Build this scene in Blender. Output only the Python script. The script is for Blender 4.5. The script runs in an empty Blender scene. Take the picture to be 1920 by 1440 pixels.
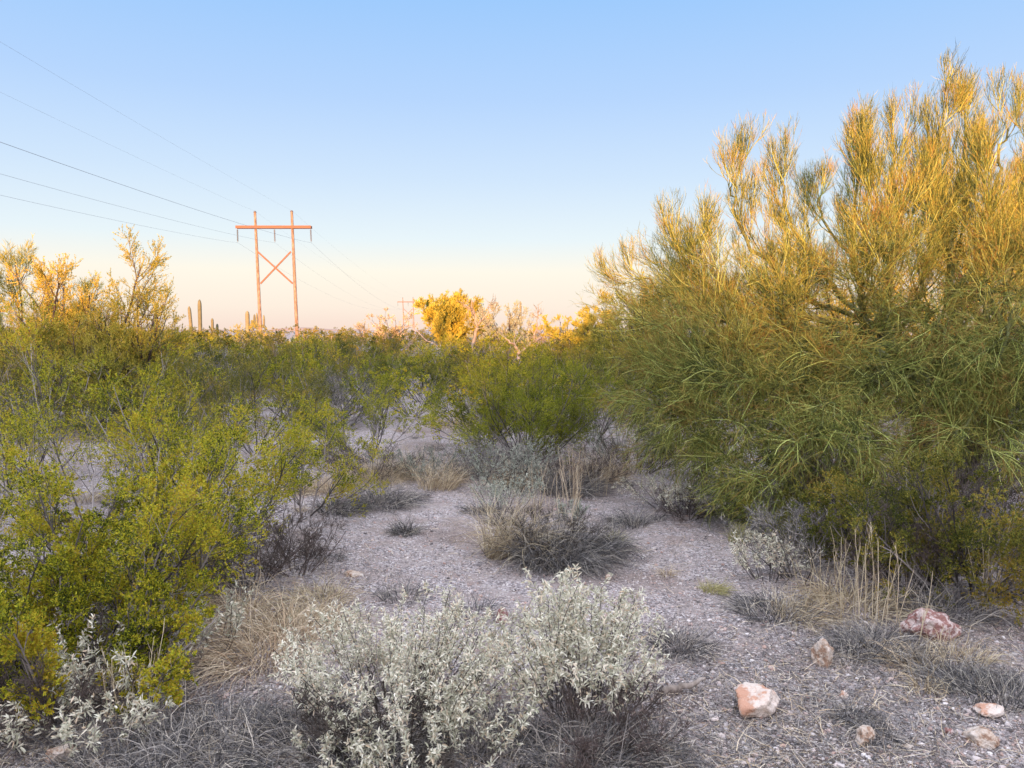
import bpy, math, random
import numpy as np
from mathutils import Vector
R = math.radians
rng = np.random.default_rng(7)
random.seed(7)
SC = bpy.context.scene
COL = SC.collection

# ------------------------------------------------------------------ camera, sky, sun, exposure
EYE = 1.65
F = 1440.0                       # focal length in pixels of the 1920 x 1440 photograph
PITCH = math.atan(100 / F)
cam = bpy.data.cameras.new('camera')
cam.sensor_width = 36; cam.lens = 36 * F / 1920
cam.clip_start = 0.05; cam.clip_end = 20000
co = bpy.data.objects.new('camera', cam); COL.objects.link(co)
co.location = (0, 0, EYE); co.rotation_euler = (R(90) - PITCH, 0, 0)
SC.camera = co

SUN_EL, SUN_AZ = R(2.2), R(-4)   # low behind the camera; azimuth of the light's travel away from +Y
SC.view_settings.view_transform = 'Standard'
SC.view_settings.look = 'None'
SC.view_settings.gamma = 1
SC.view_settings.exposure = 2.0
W = bpy.data.worlds.new('World'); SC.world = W; W.use_nodes = True
wn = W.node_tree.nodes; wl = W.node_tree.links
bg = wn['Background']
sky = wn.new('ShaderNodeTexSky'); sky.sky_type = 'NISHITA'; sky.sun_disc = False
sky.sun_elevation = SUN_EL; sky.sun_rotation = R(180) - SUN_AZ
sky.air_density = 1.0; sky.dust_density = 0.6; sky.ozone_density = 1.0
# the Nishita sky gives the glow of the low sun; the elevation ramp gives the clear blue dome above the pink dusk belt
tc = wn.new('ShaderNodeTexCoord'); sx = wn.new('ShaderNodeSeparateXYZ'); wl.new(tc.outputs['Generated'], sx.inputs[0])
rp = wn.new('ShaderNodeValToRGB'); wl.new(sx.outputs[2], rp.inputs[0])
def lin(c): return tuple((v / 255 / 12.92) if v / 255 < 0.04045 else ((v / 255 + 0.055) / 1.055) ** 2.4 for v in c)
SKY = [(0.0, (250, 226, 213)), (0.03, (253, 240, 226)), (0.075, (254, 249, 236)), (0.115, (232, 245, 252)),
       (0.19, (208, 230, 254)), (0.28, (182, 214, 255)), (0.39, (156, 202, 254)), (0.7, (190, 208, 252)), (1.0, (206, 216, 250))]
while len(rp.color_ramp.elements) < len(SKY): rp.color_ramp.elements.new(0.5)
for e, (p, c) in zip(rp.color_ramp.elements, SKY):
    e.position = p; e.color = (*lin(c), 1)
def vmul(inp, v):
    m = wn.new('ShaderNodeVectorMath'); m.operation = 'SCALE'; wl.new(inp, m.inputs[0]); m.inputs['Scale'].default_value = v
    return m.outputs[0]
ad = wn.new('ShaderNodeVectorMath'); ad.operation = 'ADD'
wl.new(vmul(rp.outputs[0], 2.42), ad.inputs[0]); wl.new(vmul(sky.outputs[0], 0.04), ad.inputs[1])
# the afterglow on the sun's side of the sky, behind the photographer
gl = wn.new('ShaderNodeMapRange'); gl.interpolation_type = 'SMOOTHSTEP'; wl.new(sx.outputs[1], gl.inputs[0])
gl.inputs[1].default_value = 0.1; gl.inputs[2].default_value = -0.9; gl.inputs[3].default_value = 0; gl.inputs[4].default_value = 1
gc = wn.new('ShaderNodeVectorMath'); gc.operation = 'SCALE'; gc.inputs[0].default_value = (3.0, 2.5, 2.4); wl.new(gl.outputs[0], gc.inputs['Scale'])
ad2 = wn.new('ShaderNodeVectorMath'); ad2.operation = 'ADD'; wl.new(ad.outputs[0], ad2.inputs[0]); wl.new(gc.outputs[0], ad2.inputs[1])
# extra brightness added to the unseen zenith, for stronger light from above
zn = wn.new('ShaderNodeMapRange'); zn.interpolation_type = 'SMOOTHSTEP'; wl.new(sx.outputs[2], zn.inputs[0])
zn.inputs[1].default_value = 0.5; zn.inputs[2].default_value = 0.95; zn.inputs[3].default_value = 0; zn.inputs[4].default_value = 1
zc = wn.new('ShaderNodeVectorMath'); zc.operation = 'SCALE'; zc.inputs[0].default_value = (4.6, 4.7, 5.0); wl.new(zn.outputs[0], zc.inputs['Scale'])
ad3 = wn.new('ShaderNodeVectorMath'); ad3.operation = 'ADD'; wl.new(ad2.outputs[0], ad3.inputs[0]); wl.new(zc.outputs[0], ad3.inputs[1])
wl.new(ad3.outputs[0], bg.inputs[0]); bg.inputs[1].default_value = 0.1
sun = bpy.data.lights.new('sun', 'SUN'); sun.energy = 3.3; sun.angle = R(0.5); sun.color = (1.0, 0.48, 0.16)
so = bpy.data.objects.new('sun', sun); COL.objects.link(so)
d = Vector((math.sin(-SUN_AZ) * math.cos(SUN_EL), math.cos(SUN_AZ) * math.cos(SUN_EL), -math.sin(SUN_EL)))
so.rotation_euler = d.to_track_quat('-Z', 'Y').to_euler()

# ------------------------------------------------------------------ helpers
cp, sp = math.cos(PITCH), math.sin(PITCH)
def ray(px, py):
    u = (px - 960) / F; v = -(py - 720) / F
    return np.array([u, cp + v * sp, -sp + v * cp])
def P(px, py, Y):                 # a world point at distance Y seen at that pixel of the photograph
    r = ray(px, py); return np.array([0, 0, EYE]) + r * (Y / r[1])
def GY(py): r = ray(960, py); return EYE / -r[2] * r[1]
_k = rng.normal(size=(28, 2)); _k /= np.linalg.norm(_k, axis=1)[:, None]
_w = np.concatenate([np.full(7, 0.35), np.full(7, 1.3), np.full(7, 4.5), np.full(7, 16.0)]) * rng.uniform(.7, 1.4, 28)
_a = np.concatenate([np.full(7, 0.028), np.full(7, 0.006), np.full(7, 0.0022), np.full(7, 0.0008)])
_p = rng.uniform(0, 6.28, 28)
def hgt(x, y):
    x = np.asarray(x, float); y = np.asarray(y, float); h = np.zeros(np.broadcast(x, y).shape)
    for k, w, a, p in zip(_k, _w, _a, _p): h = h + a * np.sin((k[0] * x + k[1] * y) * w + p)
    # the low rise behind the photographer that keeps the last sun off the clearing
    crest = 8.0 + 0.12 * np.sin(x * 0.021 + 1) + 0.12 * np.sin(x * 0.083) + 0.2 * np.sin(x * 0.61) + 0.28 * np.sin(x * 1.7 + 1.1 * np.sin(x * .7)) + 0.2 * np.sin(x * 3.9)
    h = h + crest * np.clip(1 - np.abs(y + 150) / 60, 0, 1) ** 1.5
    return h
def G(px, py, dz=0):
    r = ray(px, py); t = EYE / -r[2]
    for _ in range(6):
        p = r * t; t = (EYE - float(hgt(p[0], p[1]))) / -r[2]
    p = r * t; return np.array([p[0], p[1], float(hgt(p[0], p[1])) + dz])

def tagp(o, label=None, cat=None, group=None, kind=None):
    for k, v in (('label', label), ('category', cat), ('group', group), ('kind', kind)):
        if v: o[k] = v
    return o
def mesh(name, V, Q, mat, smooth=False):
    V = np.asarray(V, np.float32).reshape(-1, 3); Q = np.asarray(Q, np.int32).reshape(-1, 4)
    me = bpy.data.meshes.new(name)
    me.vertices.add(len(V)); me.vertices.foreach_set('co', V.ravel())
    me.loops.add(Q.size); me.loops.foreach_set('vertex_index', Q.ravel())
    me.polygons.add(len(Q)); me.polygons.foreach_set('loop_start', np.arange(0, Q.size, 4, dtype=np.int32))
    me.polygons.foreach_set('use_smooth', np.full(len(Q), smooth))
    me.update(calc_edges=True)
    me.materials.append(mat)
    return me
def obj(name, geo, mat, parent=None, loc=(0, 0, 0), smooth=False):
    o = bpy.data.objects.new(name, mesh(name, geo[0], geo[1], mat, smooth)); COL.objects.link(o)
    o.location = loc
    if parent: o.parent = parent
    return o
def thing(name, label, cat, loc=(0, 0, 0), rz=0, group=None, sc=1):
    o = bpy.data.objects.new(name, None); COL.objects.link(o); o.empty_display_size = 0.2
    o.location = loc; o.rotation_euler = (0, 0, rz)
    o.scale = (sc, sc, sc) if np.isscalar(sc) else sc
    return tagp(o, label, cat, group)
def dup(root, label, loc, rz=0, sc=1, group=None):
    r = root.copy(); COL.objects.link(r); r.location = loc; r.rotation_euler = (0, 0, rz)
    r.scale = (sc, sc, sc) if np.isscalar(sc) else sc
    r['label'] = label
    if group: r['group'] = group
    elif 'group' in r: del r['group']
    for ch in list(root.children):
        c = ch.copy(); COL.objects.link(c); c.parent = r
        for g in list(ch.children):
            e = g.copy(); COL.objects.link(e); e.parent = c
    return r
def join(*gs):
    V = []; Q = []; n = 0
    for v, q in gs:
        v = np.asarray(v).reshape(-1, 3); V.append(v); Q.append(np.asarray(q).reshape(-1, 4) + n); n += len(v)
    return np.concatenate(V), np.concatenate(Q)
def norm(a): return a / np.maximum(np.linalg.norm(a, axis=-1, keepdims=True), 1e-9)
def frames(P_):
    T = norm(np.gradient(P_, axis=1)); ref = norm(rng.normal(size=(len(P_), 1, 3)))
    A = norm(np.cross(T, ref)); return T, A, np.cross(T, A)
def tube(P_, r0, r1, S=3):
    P_ = np.asarray(P_, float); N, K, _ = P_.shape
    r0 = np.broadcast_to(r0, N); r1 = np.broadcast_to(r1, N)
    T, A, B = frames(P_)
    rad = r0[:, None] + (r1 - r0)[:, None] * np.linspace(0, 1, K)[None]
    th = np.arange(S) / S * 2 * np.pi
    V = P_[:, :, None] + rad[:, :, None, None] * (A[:, :, None] * np.cos(th)[None, None, :, None] + B[:, :, None] * np.sin(th)[None, None, :, None])
    i = np.arange(N)[:, None, None] * K * S + np.arange(K - 1)[None, :, None] * S; s = np.arange(S)[None, None]
    Q = np.stack([i + s, i + (s + 1) % S, i + S + (s + 1) % S, i + S + s], -1)
    return V.reshape(-1, 3), Q.reshape(-1, 4)
def ribbon(P_, w, prof=None, side=None):
    P_ = np.asarray(P_, float); N, K, _ = P_.shape; w = np.broadcast_to(w, N)
    if prof is None: prof = np.linspace(1, 0.15, K)
    T, A, B = frames(P_)
    if side is not None: A = norm(np.cross(T, side))
    off = A * (w[:, None] * 0.5 * np.asarray(prof)[None])[..., None]
    V = np.stack([P_ - off, P_ + off], 2)
    i = np.arange(N)[:, None] * K * 2 + np.arange(K - 1)[None] * 2
    Q = np.stack([i, i + 1, i + 3, i + 2], -1)
    return V.reshape(-1, 3), Q.reshape(-1, 4)
def leaves(pos, dr, L, Wd):
    N = len(pos); L = np.broadcast_to(L, N)[:, None]; Wd = np.broadcast_to(Wd, N)[:, None]
    sd = norm(np.cross(dr, rng.normal(size=(N, 3)))); m = pos + dr * L * 0.5
    V = np.stack([pos, m + sd * Wd * .5, pos + dr * L, m - sd * Wd * .5], 1)
    return V.reshape(-1, 3), np.arange(N * 4).reshape(-1, 4)
def walk(start, d0, L, K, bend, wig):
    N = len(start); L = np.broadcast_to(L, N); out = np.zeros((N, K, 3)); out[:, 0] = start; dd = norm(d0)
    bend = np.asarray(bend, float); st = (L / (K - 1))[:, None]
    for k in range(1, K):
        out[:, k] = out[:, k - 1] + dd * st
        dd = norm(dd + bend / (K - 1) + rng.normal(size=(N, 3)) * wig / math.sqrt(K - 1))
    return out
def along(par, t):
    N, M, _ = par.shape; f = t * (M - 1); i = np.minimum(f.astype(int), M - 2); fr = (f - i)[:, :, None]
    n = np.arange(N)[:, None]; a = par[n, i]; b = par[n, i + 1]
    return a + (b - a) * fr, norm(b - a)
def grow(par, pr0, pr1, n, t0, t1, L, ang, bend, wig, K, rk=0.6, taper=0.45):
    N = len(par); t = rng.uniform(t0, t1, (N, n)); p, T = along(par, t)
    pr = (pr0[:, None] + (pr1 - pr0)[:, None] * t).ravel()
    p = p.reshape(-1, 3); T = T.reshape(-1, 3); t = t.ravel()
    perp = norm(np.cross(T, rng.normal(size=T.shape))); a = ang * rng.uniform(.55, 1.3, len(T))[:, None]
    dd = T * np.cos(a) + perp * np.sin(a)
    LL = L * rng.uniform(.6, 1.25, len(T)) * (1 - taper * (t - t0) / max(t1 - t0, 1e-6))
    return walk(p, dd, LL, K, bend, wig), pr * rk, pr * rk * 0.45
def arr(n, v): return np.full(n, float(v))
def tip_leaves(tw, n, L, Wd, t0=0.25, spread=0.9):
    N = len(tw); t = rng.uniform(t0, 1, (N, n)); p, T = along(tw, t); p = p.reshape(-1, 3); T = T.reshape(-1, 3)
    dr = norm(T + norm(rng.normal(size=T.shape)) * spread)
    return leaves(p, dr, L * rng.uniform(.6, 1.3, len(p)), Wd * rng.uniform(.7, 1.2, len(p)))

# ------------------------------------------------------------------ materials
def mat(name, cols, rough=0.85, trans=0.0, scale=None, bump=0, island=True, objvar=0.25, stretch=None, bscale=60, clump=0):
    """colour from a ramp driven per leaf / per twig (random per island), or by noise when scale is given; each plant shifts a little."""
    m = bpy.data.materials.new(name); m.use_nodes = True; n = m.node_tree.nodes; l = m.node_tree.links
    b = n['Principled BSDF']; b.inputs['Roughness'].default_value = rough; b.inputs['Specular IOR Level'].default_value = 0.25
    r = n.new('ShaderNodeValToRGB'); r.color_ramp.interpolation = 'LINEAR'
    while len(r.color_ramp.elements) < len(cols): r.color_ramp.elements.new(0.5)
    for i, (e, c) in enumerate(zip(r.color_ramp.elements, cols)):
        e.position = i / (len(cols) - 1); e.color = (*c, 1)
    if scale is None:
        g = n.new('ShaderNodeNewGeometry'); l.new(g.outputs['Random Per Island'], r.inputs[0])
    else:
        t = n.new('ShaderNodeTexCoord'); ns = n.new('ShaderNodeTexNoise'); ns.inputs['Scale'].default_value = scale
        ns.inputs['Detail'].default_value = 6; ns.inputs['Roughness'].default_value = 0.65
        src = t.outputs['Object']
        if stretch:
            mp = n.new('ShaderNodeMapping'); mp.inputs['Scale'].default_value = stretch; l.new(src, mp.inputs[0]); src = mp.outputs[0]
        l.new(src, ns.inputs[0])
        mr = n.new('ShaderNodeMapRange'); mr.inputs[1].default_value = 0.3; mr.inputs[2].default_value = 0.7
        l.new(ns.outputs[0], mr.inputs[0]); l.new(mr.outputs[0], r.inputs[0])
    if clump:                      # whole sprays of new, old and yellowing leaves
        t2 = n.new('ShaderNodeTexCoord'); n2 = n.new('ShaderNodeTexNoise'); n2.inputs['Scale'].default_value = clump; n2.inputs['Detail'].default_value = 4
        l.new(t2.outputs['Object'], n2.inputs[0]); a1 = n.new('ShaderNodeMath'); a1.operation = 'MULTIPLY_ADD'; l.new(n2.outputs[0], a1.inputs[0])
        a1.inputs[1].default_value = 2.4; a1.inputs[2].default_value = -1.2; a2 = n.new('ShaderNodeMath'); a2.operation = 'ADD'
        l.new(g.outputs['Random Per Island'], a2.inputs[0]); l.new(a1.outputs[0], a2.inputs[1]); l.new(a2.outputs[0], r.inputs[0])
    oi = n.new('ShaderNodeObjectInfo'); hs = n.new('ShaderNodeHueSaturation')
    v = n.new('ShaderNodeMapRange'); v.inputs[3].default_value = 1 - objvar; v.inputs[4].default_value = 1 + objvar
    l.new(oi.outputs['Random'], v.inputs[0]); l.new(v.outputs[0], hs.inputs['Value'])
    h = n.new('ShaderNodeMapRange'); h.inputs[3].default_value = 0.5 + objvar * 0.06; h.inputs[4].default_value = 0.5 - objvar * 0.06
    l.new(oi.outputs['Random'], h.inputs[0]); l.new(h.outputs[0], hs.inputs['Hue'])
    l.new(r.outputs[0], hs.inputs['Color']); l.new(hs.outputs[0], b.inputs['Base Color'])
    if bump:
        t = n.new('ShaderNodeTexCoord'); ns = n.new('ShaderNodeTexNoise'); ns.inputs['Scale'].default_value = bscale; ns.inputs['Detail'].default_value = 8
        bp = n.new('ShaderNodeBump'); bp.inputs['Strength'].default_value = bump; bp.inputs['Distance'].default_value = 0.02
        l.new(t.outputs['Object'], ns.inputs[0]); l.new(ns.outputs[0], bp.inputs['Height']); l.new(bp.outputs[0], b.inputs['Normal'])
    if trans:
        tr = n.new('ShaderNodeBsdfTranslucent'); mx = n.new('ShaderNodeMixShader'); mx.inputs[0].default_value = trans
        l.new(hs.outputs[0], tr.inputs[0]); l.new(b.outputs[0], mx.inputs[1]); l.new(tr.outputs[0], mx.inputs[2])
        l.new(mx.outputs[0], n['Material Output'].inputs[0])
    return m
M_creo = mat('creosote_leaf', [(.04, .055, .01), (.14, .175, .015), (.31, .34, .024), (.46, .45, .03), (.56, .48, .035), (.42, .30, .03)], trans=.22, clump=3.5, objvar=.15)
M_creo2 = mat('olive_leaf', [(.045, .055, .015), (.13, .145, .025), (.24, .235, .035), (.34, .25, .045)], trans=.22, objvar=.3, clump=2.5)
M_green = mat('green_leaf', [(.05, .07, .01), (.16, .20, .018), (.31, .34, .03), (.44, .41, .04)], trans=.2, clump=3)
M_stem = mat('grey_stem', [(.03, .026, .025), (.08, .07, .065), (.16, .14, .13), (.38, .34, .32)])
M_pv = mat('green_twig', [(.035, .045, .014), (.11, .14, .03), (.22, .24, .05), (.36, .34, .08), (.24, .15, .04)], objvar=.1, clump=2.6)
M_pvs = mat('pale_green_branch', [(.12, .15, .04), (.36, .42, .10), (.54, .58, .17), (.30, .30, .10)], objvar=.1)
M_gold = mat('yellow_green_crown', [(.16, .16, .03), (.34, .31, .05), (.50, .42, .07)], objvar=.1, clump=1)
M_pvb = mat('green_bark', [(.05, .055, .025), (.15, .16, .06), (.30, .30, .14)], scale=9, bump=.3, objvar=.1)
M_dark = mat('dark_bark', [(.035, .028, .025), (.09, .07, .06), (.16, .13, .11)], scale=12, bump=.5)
M_white = mat('silver_leaf', [(.32, .32, .22), (.60, .59, .45), (.86, .83, .69), (.56, .43, .29)], trans=.2, objvar=.08)
M_sage = mat('sage_leaf', [(.22, .25, .19), (.33, .36, .29), (.44, .45, .37)], trans=.2)
M_straw = mat('straw', [(.10, .075, .05), (.34, .26, .16), (.56, .46, .30), (.74, .64, .46), (.50, .36, .22)], objvar=.15)
M_grey = mat('grey_grass', [(.022, .022, .024), (.08, .078, .08), (.17, .16, .155), (.28, .26, .24), (.58, .52, .42)], objvar=.2)
M_ygrass = mat('yellow_green_grass', [(.22, .22, .08), (.34, .32, .14), (.45, .40, .2)], objvar=.1)
M_dead = mat('bleached_wood', [(.16, .13, .11), (.34, .28, .24), (.5, .44, .4)], scale=7, bump=.3, stretch=(3, 3, .6))
M_mesq = mat('acacia_leaf', [(.22, .22, .03), (.38, .34, .05), (.54, .44, .07), (.58, .42, .09)], trans=.25, objvar=.15, clump=2)
M_pole = mat('weathered_pole', [(.03, .018, .014), (.17, .11, .08), (.30, .22, .17), (.48, .38, .31)], scale=3, stretch=(6, 6, .5), bump=.3, objvar=.03)
M_arm = mat('crossarm_wood', [(.16, .085, .06), (.24, .13, .09)], scale=2, stretch=(.5, 6, 6), objvar=.03)
M_insul = mat('insulator_glaze', [(.10, .09, .09), (.16, .14, .13)], rough=.3, scale=5)
M_wire = mat('aluminium_wire', [(.16, .17, .19), (.24, .25, .27)], rough=.5, scale=1, objvar=0)
M_cact = mat('saguaro_skin', [(.14, .13, .08), (.24, .22, .14)], scale=3, bump=.3)
M_peb = mat('pebble', [(.09, .08, .08), (.28, .245, .24), (.44, .395, .385), (.72, .67, .64), (.42, .28, .23), (.56, .50, .47)], objvar=0)
M_hill = mat('far_hill', [(.30, .20, .16), (.38, .26, .2)], scale=.01, objvar=0)

def ground_mat():
    m = bpy.data.materials.new('desert_gravel'); m.use_nodes = True; n = m.node_tree.nodes; l = m.node_tree.links
    b = n['Principled BSDF']; b.inputs['Roughness'].default_value = 1; b.inputs['Specular IOR Level'].default_value = .1
    t = n.new('ShaderNodeTexCoord')
    def noise(s, det=6):
        x = n.new('ShaderNodeTexNoise'); x.inputs['Scale'].default_value = s; x.inputs['Detail'].default_value = det
        x.inputs['Roughness'].default_value = .6; l.new(t.outputs['Object'], x.inputs[0]); return x.outputs[0]
    def ramp(src, st):
        r = n.new('ShaderNodeValToRGB')
        while len(r.color_ramp.elements) < len(st): r.color_ramp.elements.new(.5)
        for e, (p, c) in zip(r.color_ramp.elements, st): e.position = p; e.color = (*c, 1)
        l.new(src, r.inputs[0]); return r.outputs[0]
    def mix(f, a, b_):
        x = n.new('ShaderNodeMix'); x.data_type = 'RGBA'; l.new(f, x.inputs[0]) if not isinstance(f, float) else None
        if isinstance(f, float): x.inputs[0].default_value = f
        l.new(a, x.inputs[6]); l.new(b_, x.inputs[7]); return x.outputs[2]
    v = n.new('ShaderNodeTexVoronoi'); v.inputs['Scale'].default_value = 75; l.new(t.outputs['Object'], v.inputs[0])
    v2 = n.new('ShaderNodeTexVoronoi'); v2.inputs['Scale'].default_value = 32; l.new(t.outputs['Object'], v2.inputs[0])
    sp_ = n.new('ShaderNodeSeparateColor'); l.new(v.outputs['Color'], sp_.inputs[0])
    stone = ramp(sp_.outputs[0], [(0, (.10, .085, .085)), (.35, (.27, .24, .24)), (.7, (.42, .38, .375)), (.92, (.70, .65, .63)), (1, (.44, .31, .25))])
    soil = ramp(noise(2.2), [(.3, (.27, .20, .165)), (.5, (.35, .295, .27)), (.7, (.42, .37, .35))])
    base = mix(ramp(noise(5, 8), [(.42, (.25, .25, .25)), (.56, (.85, .85, .85))]), soil, stone)
    litter = ramp(noise(1.1, 9), [(.5, (0, 0, 0)), (.66, (.75, .75, .75))])
    lc = ramp(noise(60, 3), [(.3, (.11, .08, .065)), (.7, (.30, .225, .185))])
    l.new(mix(litter, base, lc), b.inputs['Base Color'])
    ad = n.new('ShaderNodeMath'); ad.operation = 'ADD'
    l.new(v.outputs['Distance'], ad.inputs[0]); l.new(v2.outputs['Distance'], ad.inputs[1])
    bp = n.new('ShaderNodeBump'); bp.inputs['Strength'].default_value = .9; bp.inputs['Distance'].default_value = .012; bp.invert = True
    l.new(ad.outputs[0], bp.inputs['Height']); l.new(bp.outputs[0], b.inputs['Normal'])
    return m
M_ground = ground_mat()

# ------------------------------------------------------------------ the ground: one sheet to the horizon
def axis(lo, hi, near, step, g):
    a = [0.0]
    while a[-1] < hi: a.append(a[-1] + (step if a[-1] < near else max(step, (a[-1] - near) * g + step)))
    b = [0.0]
    while b[-1] > lo: b.append(b[-1] - (step if -b[-1] < near else max(step, (-b[-1] - near) * g + step)))
    return np.array(sorted(set(b[1:] + a)))
gx = axis(-6000, 6000, 7, .07, .05); gy = axis(-12, 9000, 13, .06, .05)
gy = np.concatenate([-np.geomspace(14, 3000, 60)[::-1], np.arange(-230, -70, 4.)]); gy = np.unique(np.concatenate([gy, axis(-12, 9000, 13, .06, .05)]))
X, Y = np.meshgrid(gx, gy); Z = hgt(X, Y)
ny, nx = X.shape; i = np.arange(ny - 1)[:, None] * nx + np.arange(nx - 1)[None]
gq = np.stack([i, i + 1, i + nx + 1, i + nx], -1)
g = obj('ground', (np.stack([X, Y, Z], -1), gq), M_ground, smooth=True); g['kind'] = 'structure'

# low far ridge on the horizon
hx = np.linspace(-1900, -300, 120); prof = 4 + 9 * np.exp(-((hx + 790) / 60) ** 2) + 5 * np.exp(-((hx + 690) / 130) ** 2) + 1.2 * np.sin(hx * .05) + 3 * np.exp(-((hx + 1150) / 100) ** 2)
hy = 2600 + np.linspace(0, 500, 7); hz = np.array([-1, .55, .9, 1, .8, .4, -1])
HV = np.stack(np.broadcast_arrays(hx[None], hy[:, None], prof[None] * hz[:, None] - 1.0), -1)
i = np.arange(6)[:, None] * 120 + np.arange(119)[None]
h_ = obj('hills', (HV, np.stack([i, i + 1, i + 121, i + 120], -1)), M_hill, smooth=True); h_['kind'] = 'structure'

# ------------------------------------------------------------------ power line
YA, YB = 97.0, 346.0
def pt(px, py, Yd=YA): return P(px, py, Yd)
base = (pt(489, 646) + pt(557, 646)) / 2; base[2] = float(hgt(base[0], base[1]))
def build_tower():
    t = thing('utility_tower', 'near two-pole wooden power line frame with X brace rising above the scrub', 'utility tower', base)
    L = lambda *a: pt(*a) - base
    line = lambda a, b, K=12: (a[None, None] + (b - a)[None, None] * np.linspace(0, 1, K)[None, :, None])
    PT = [L(478, 398), L(547, 397)]; PBm = [L(490, 648), L(558, 648)]
    for a, b in zip(PBm, PT):
        a = a.copy(); a[2] = -.3
        p = obj('pole', tube(line(a, b), .23, .155, 12), M_pole, t, smooth=True)
        obj('pole_cap', tube(line(b - [0, 0, .02], b + [0, 0, .16], 3), .20, .12, 10), M_insul, p, smooth=True)
    # twin-plank crossarm, one box each side of the poles
    a, b = L(443, 426), L(584, 426)
    def box(c0, c1, hy_, hz_):
        dx = norm(c1 - c0); up = np.array([0, 0, 1.]); sd = norm(np.cross(dx, up)); up = np.cross(sd, dx)
        V = [c + sd * s * hy_ + up * u * hz_ for c in (c0, c1) for s, u in ((-1, -1), (1, -1), (1, 1), (-1, 1))]
        return np.array(V), [[0, 3, 2, 1], [4, 5, 6, 7], [0, 1, 5, 4], [1, 2, 6, 5], [2, 3, 7, 6], [3, 0, 4, 7]]
    off = np.array([0, .27, 0])
    obj('crossarm', join(box(a - off, b - off, .06, .17), box(a + off, b + off, .06, .17)), M_arm, t)
    for k, (q0, q1) in enumerate((((484, 472), (550, 532)), ((546, 472), (489, 532)))):
        o_ = np.array([0, -.26 + .13 * k, 0]); obj('cross_brace', box(L(*q0) + o_, L(*q1) + o_, .055, .10), M_arm, t)
    for x0, x1 in ((445, 446), (514.5, 515.5), (582.5, 583.5)):
        p0, p1 = L(x0, 428), L(x1, 454)
        N_ = 11; parts = [tube(line(p0, p1, 4), .025, .025, 6)]
        for k in range(N_):
            c = p0 + (p1 - p0) * ((k + 1.5) / (N_ + 2)); c2 = c - [0, 0, .05]
            parts.append(tube(np.array([[c + [0, 0, .03], c, c2]]), .03, .125, 8))
        obj('insulator_string', join(*parts), M_insul, t)
    return t, [L(445.5, 455), L(515.5, 455), L(583.5, 455)], [PT[0] + [0, 0, .16], PT[1] + [0, 0, .16]]
tower, att, shd = build_tower()
b2 = P(767, 646, YB); b2[2] = 0
tw2 = dup(tower, 'far small two-pole wooden power line frame showing over the yellow treetops', b2)
step = b2 - base; b0 = base - step; b0[2] = 0
LBL = ['lowest power line wire, left conductor crossing the left sky', 'middle conductor wire hung from the centre of the crossarm',
       'upper conductor wire hung from the right end of the crossarm', 'faint thin shield wire from the left pole top', 'faint thin shield wire from the right pole top, highest of the wires']
for k, (a, sag, r) in enumerate([(att[0], 4.3, .008), (att[1], 4.3, .008), (att[2], 4.3, .010), (shd[0], 2.4, .005), (shd[1], 2.4, .005)]):
    t = np.linspace(0, 1, 50)[:, None]
    w0 = b0 + a + step * t; w0[:, 2] -= 4 * sag * (t * (1 - t))[:, 0]
    w1 = base + a + step * t; w1[:, 2] -= 4 * sag * 1.0 * (t * (1 - t))[:, 0]
    o = obj('power_line_wire', tube(np.concatenate([w0[:-1], w1])[None], r, r, 4), M_wire); tagp(o, LBL[k], 'wire', 'overhead wires of the power line')

# ------------------------------------------------------------------ plant builders (each returns a list of (part name, geometry, material))
def creosote(h=1.4, w=1.6, ns=16, dens=1.0, leaf=.0118, nl=13, lean=(0, 0), low=.15, lmat=None, srad=.008):
    phi = rng.uniform(0, 2 * np.pi, ns); k = np.sqrt(rng.uniform(.02, 1, ns))
    sp0 = np.stack([np.cos(phi) * k * w * .5 + lean[0] * h, np.sin(phi) * k * w * .5 + lean[1] * h, h * (1 - .35 * k ** 2) * rng.uniform(.8, 1.1, ns)], 1)
    Ls = np.linalg.norm(sp0, axis=1); st = np.stack([np.cos(phi) * .08, np.sin(phi) * .08, np.zeros(ns) - .03], 1) * rng.uniform(.3, 1.6, (ns, 1)); st[:, 2] = -.03
    d0 = norm(sp0) + np.stack([np.cos(phi), np.sin(phi), -np.full(ns, .6)], 1) * .35 * k[:, None]
    S = walk(st, d0, Ls, 8, [0, 0, .55], .28)
    S0, S1 = arr(ns, srad), arr(ns, srad * .4)
    n1 = max(3, int(9 * dens)); A, a0, a1 = grow(S, S0, S1, n1, low, .97, .35 * h, .55, [0, 0, .5], .3, 6)
    n2 = max(3, int(6 * dens)); B, b0_, b1 = grow(A, a0, a1, n2, .35, 1, .16 * h, .65, [0, 0, .35], .3, 4)
    n3 = max(2, int(5 * dens)); C, c0, c1 = grow(B, b0_, b1, n3, .3, 1, .065 * h, .7, [0, 0, .3], .25, 3)
    mr = .0011
    stems = join(tube(S, S0, S1, 5), tube(A, np.maximum(a0, mr * 1.6), np.maximum(a1, mr), 3), ribbon(B, np.maximum(b0_ * 2, mr * 2.2)))
    lv = tip_leaves(C, nl, leaf, leaf * .52)
    return [('stems', stems, M_stem), ('foliage', lv, lmat or M_creo)]
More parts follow.
